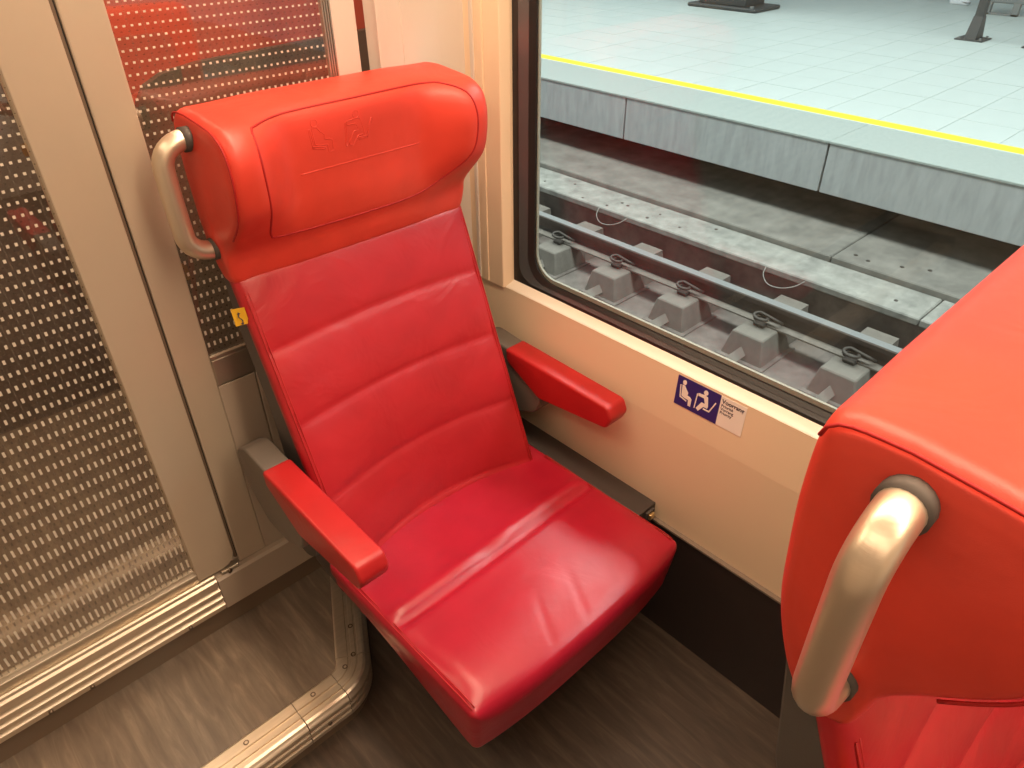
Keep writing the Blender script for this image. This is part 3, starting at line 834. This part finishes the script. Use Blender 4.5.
# loops of loose wire
for i, (cy, cx) in enumerate(((3.55, 4.36), (2.03, 4.36))):
    p_ = [(cx + .012, cy + .10, -.66), (cx - .03, cy + .09, -.70), (cx - .06, cy + .03, -.74), (cx - .055, cy - .06, -.74), (cx - .03, cy - .14, -.71), (cx + .012, cy - .19, -.668)]
    o = tube('loose_wire', [tuple(q) for q in resample(p_, 20, False)], .004, SLAB, None, 5)
    tag(o, ('thin pale wire loop hanging off the slab edge, farther along the track', 'thin pale wire loop hanging off the slab edge, nearer the right seat')[i], 'wire')
# rails
def rail(xr, label):
    r_ = thing('rail', label, 'rail', (xr, 3, -.84))
    T = -.70; prof = [(-.036, T - .006), (-.03, T), (.03, T), (.036, T - .006), (.036, T - .034), (.010, T - .044), (.008, T - .10), (.020, T - .122), (.072, T - .132), (.072, T - .1412), (-.072, T - .1412), (-.072, T - .132), (-.020, T - .122), (-.008, T - .10), (-.010, T - .044), (-.036, T - .034)]
    prism('rail_web', [(xr + a, b) for a, b in prof], 1, -6, 14, RAILM, r_)
    box('running_surface', (xr - .029, -6, T - .001), (xr + .033, 14, T + .001), RAILT, r_)
    prism('foot_flange', [(xr - .074, T - .1412), (xr - .074, T - .130), (xr - .022, T - .1195), (xr - .022, T - .1412)], 1, -6, 14, RAILF, r_)
    return r_
far_rail = rail(4.02, 'far rail of the empty track, next to the concrete slabs')
rail(2.56, 'near rail of the empty track, hidden below the window sill')
# sleepers
def make_sleeper():
    s = thing('sleeper', 'concrete sleeper block', 'sleeper', (3.9, 0, -1.02), 'concrete sleeper blocks under the rail')
    V = [(3.73, -.150, -1.02), (4.10, -.150, -1.02), (4.10, .150, -1.02), (3.73, .150, -1.02), (3.765, -.108, -.842), (4.04, -.108, -.842), (4.04, .108, -.842), (3.765, .108, -.842)]
    F = [(0, 1, 2, 3), (4, 5, 6, 7), (0, 1, 5, 4), (1, 2, 6, 5), (2, 3, 7, 6), (3, 0, 4, 7)]
    o = mk('near_block', V, F, BLOCK, s)
    bm = bmesh.new(); bm.from_mesh(o.data); bmesh.ops.bevel(bm, geom=bm.edges[:], offset=.007, segments=1, affect='EDGES'); bm.to_mesh(o.data); bm.free()
    V = [(4.10, -.12, -1.02), (4.36, -.12, -1.02), (4.36, .12, -1.02), (4.10, .12, -1.02), (4.16, -.10, -.80), (4.34, -.10, -.80), (4.34, .10, -.80), (4.16, .10, -.80)]
    mk('far_block', V, F, BLOCK, s)
    box('base_plate', (3.70, -.175, -1.03), (4.12, .175, -1.008), BALL, s, .004, 1)
    # angle-iron tie bar
    prism('tie_bar', [(-.022, -.975), (.022, -.930), (.016, -.924), (-.028, -.969)], 0, 2.9, 3.78, BLOCK, s)
    return s
sl = make_sleeper()
sy = [.058 + k * .602 for k in range(8)]
names = {.058: 'concrete sleeper block farthest right, hidden behind the right-hand seat', .66: 'concrete sleeper block just hidden behind the left edge of the right-hand seat', 4.272: 'concrete sleeper block just past the left edge of the window', 1.262: 'concrete sleeper block beside the corner of the right-hand seat', 1.864: 'second concrete sleeper block to the left of the right-hand seat', 2.466: 'concrete sleeper block right above the seat sign', 3.068: 'concrete sleeper block near the lower left corner of the window', 3.67: 'leftmost sleeper block in the window, partly behind its rounded corner'}
for k, y in enumerate(sy):
    lab = None
    for ky, v in names.items():
        if abs(ky - y) < .05: lab = v
    if lab is None: lab = 'concrete sleeper block out of sight ' + ('beyond the left edge of the window' if y > 3.7 else 'behind the right-hand seat')
    if k == 0: sl.location = (3.9, y, -1.02); sl['label'] = lab; o = sl
    else: o = dup(sl, (3.9, y, -1.02), lab)

def make_clip(s):
    # spring clip: a coil and arms
    cl = [(3.985, .055, -.812), (3.925, .05, -.800)]
    for k in range(22):
        a = math.pi * .5 - k / 21 * 2.35 * math.pi
        cl.append((3.925 + .038 * math.cos(a), .012 + .046 * math.sin(a), -.792 + .0014 * k))
    cl += [(3.95, -.09, -.775), (3.98, -.115, -.80)]
    c_ = tube('spring_clip', cl, .0105, CLIP, s, 7)
    k_ = box('clip_shoulder', (3.905, -.03, -.8405), (3.955, .05, -.815), CLIP, s, .006, 1)
    return c_, k_
c_, k_ = make_clip(far_rail)
for q in (c_, k_):
    for v in q.data.vertices: v.co.y += sy[0]
for k in range(1, 8):
    for q in (c_, k_):
        o = q.copy(); COL.objects.link(o); o.parent = far_rail; o.location = (0, k * .602, 0)

# column foot at the top of the picture
cf = thing('platform_column', 'wide dark grey column on a flanged base, farther left on the platform', 'column', (10.25, 6.3, 0))
box('base_flange', (9.93, 5.76, 0), (10.60, 6.88, .05), POSTG, cf, .015, 1)
prism('column_shaft', [(10.02, 5.98), (10.52, 5.98), (10.52, 6.74), (10.02, 6.74)], 2, .05, 4.0, POSTG, cf, bev=.01)
V, F = tube_geo([(10.0, 5.86, .05), (10.0, 5.86, .075)], .03, 8); mk('bolt', V, F, GREYB, cf)
# post with flared foot, second foot beside it
def sign_post(loc, label, cat='post'):
    s = thing('platform_post', label, cat, loc, 'dark posts on the platform')
    x, y, _ = loc
    box('foot_plate', (x - .15, y - .15, 0), (x + .15, y + .15, .015), POSTG, s, .003, 1)
    box('post_shaft', (x - .045, y - .045, .015), (x + .045, y + .045, 3.4), POSTG, s, .006, 1)
    V = [(x - .12, y - .06, .015), (x + .12, y - .06, .015), (x + .12, y + .06, .015), (x - .12, y + .06, .015), (x - .048, y - .05, .24), (x + .048, y - .05, .24), (x + .048, y + .05, .24), (x - .048, y + .05, .24)]
    mk('flared_foot', V, [(0, 1, 2, 3), (4, 5, 6, 7), (0, 1, 5, 4), (1, 2, 6, 5), (2, 3, 7, 6), (3, 0, 4, 7)], POSTG, s)
    for dx, dy in ((-.11, -.11), (.11, -.11), (.11, .11), (-.11, .11)):
        V, F = tube_geo([(x + dx, y + dy, .015), (x + dx, y + dy, .035)], .014, 7); mk('bolt', V, F, GREYB, s)
    return s
p1 = sign_post((9.96, 2.98, 0), 'dark grey post with a flared foot plate near the top right')
p2 = dup(p1, (9.93, 2.28, 0), 'dark grey post foot cut by the right edge of the picture')
# litter bin
bn = thing('litter_bin', 'grey box-shaped bin on short legs behind the dark post at the top right', 'bin', (12.15, 3.4, 0))
box('bin_body', (12.0, 3.08, .14), (12.35, 3.62, 1.0), GREYB, bn, .02, 2)
box('bin_leg', (12.0, 3.16, .0), (12.08, 3.24, .15), GREYB, bn, .004, 1)
box('bin_leg', (12.0, 3.50, .0), (12.08, 3.58, .15), GREYB, bn, .004, 1)
box('foot_rail', (12.0, 3.16, .0), (12.05, 3.58, .025), GREYB, bn, .004, 1)

# a walking person, of whom the photo shows one white shoe
def skin_obj(name, joints, edges, m, parent):
    off = world_loc(parent); me = bpy.data.meshes.new(name)
    me.from_pydata([tuple(Vector(j[0]) - off) for j in joints], edges, []); o = bpy.data.objects.new(name, me); COL.objects.link(o); o.parent = parent
    sk = o.modifiers.new('skin', 'SKIN'); sd = o.modifiers.new('sub', 'SUBSURF'); sd.levels = sd.render_levels = 2
    for v, j in zip(me.skin_vertices[0].data, joints): v.radius = (j[1], j[1]); v.use_root = False
    me.skin_vertices[0].data[0].use_root = True
    me.materials.append(m); return o
px_, py_ = 12.75, 4.35
pe = thing('person', 'walking person of whom only a white shoe shows at the top right', 'person', (px_, py_, 0))
J = [((px_, py_, .95), .13), ((px_, py_, 1.2), .13), ((px_, py_, 1.42), .12), ((px_, py_, 1.55), .05), ((px_ - .01, py_, 1.62), .055),
     ((px_ + .08, py_ - .02, .90), .085), ((px_ + .09, py_ + .12, .50), .06), ((px_ + .09, py_ + .33, .11), .042),
     ((px_ - .08, py_ + .02, .90), .085), ((px_ - .09, py_ - .10, .50), .06), ((px_ - .09, py_ - .20, .11), .042),
     ((px_ + .19, py_, 1.42), .055), ((px_ + .24, py_ + .08, 1.15), .042), ((px_ + .23, py_ - .06, .92), .032),
     ((px_ - .19, py_, 1.42), .055), ((px_ - .24, py_ + .10, 1.15), .042), ((px_ - .23, py_ + .02, .90), .032)]
E_ = [(0, 1), (1, 2), (2, 3), (3, 4), (0, 5), (5, 6), (6, 7), (0, 8), (8, 9), (9, 10), (2, 11), (11, 12), (12, 13), (2, 14), (14, 15), (15, 16)]
skin_obj('body', J, E_, CLOTH, pe)
V, F = rbox_geo((px_ - .01, py_ - .01, 1.70), (.075, .095, .12), .07, (3, 3, 3), 4); mk('head', V, F, SKIN, pe, True)
V, F = rbox_geo((px_ - .01, py_ + .015, 1.745), (.082, .095, .09), .08, (3, 3, 3), 4); mk('hair', V, F, HAIR, pe, True)
for sx, oy, oz in ((-.09, -.24, 0), (.09, .30, .02)):
    V, F = rbox_geo((0, 0, 0), (.048, .14, .05), .035, (3, 8, 3), 4)
    NV = [(px_ + sx + v.x * (1 - .25 * sstep(.05, .14, abs(v.y))), py_ + oy + v.y, oz + max(.0, .05 + v.z - (.035 * sstep(.02, -.13, v.y) if v.z > 0 else 0))) for v in V]
    mk('shoe', NV, F, SHOE, pe, True)
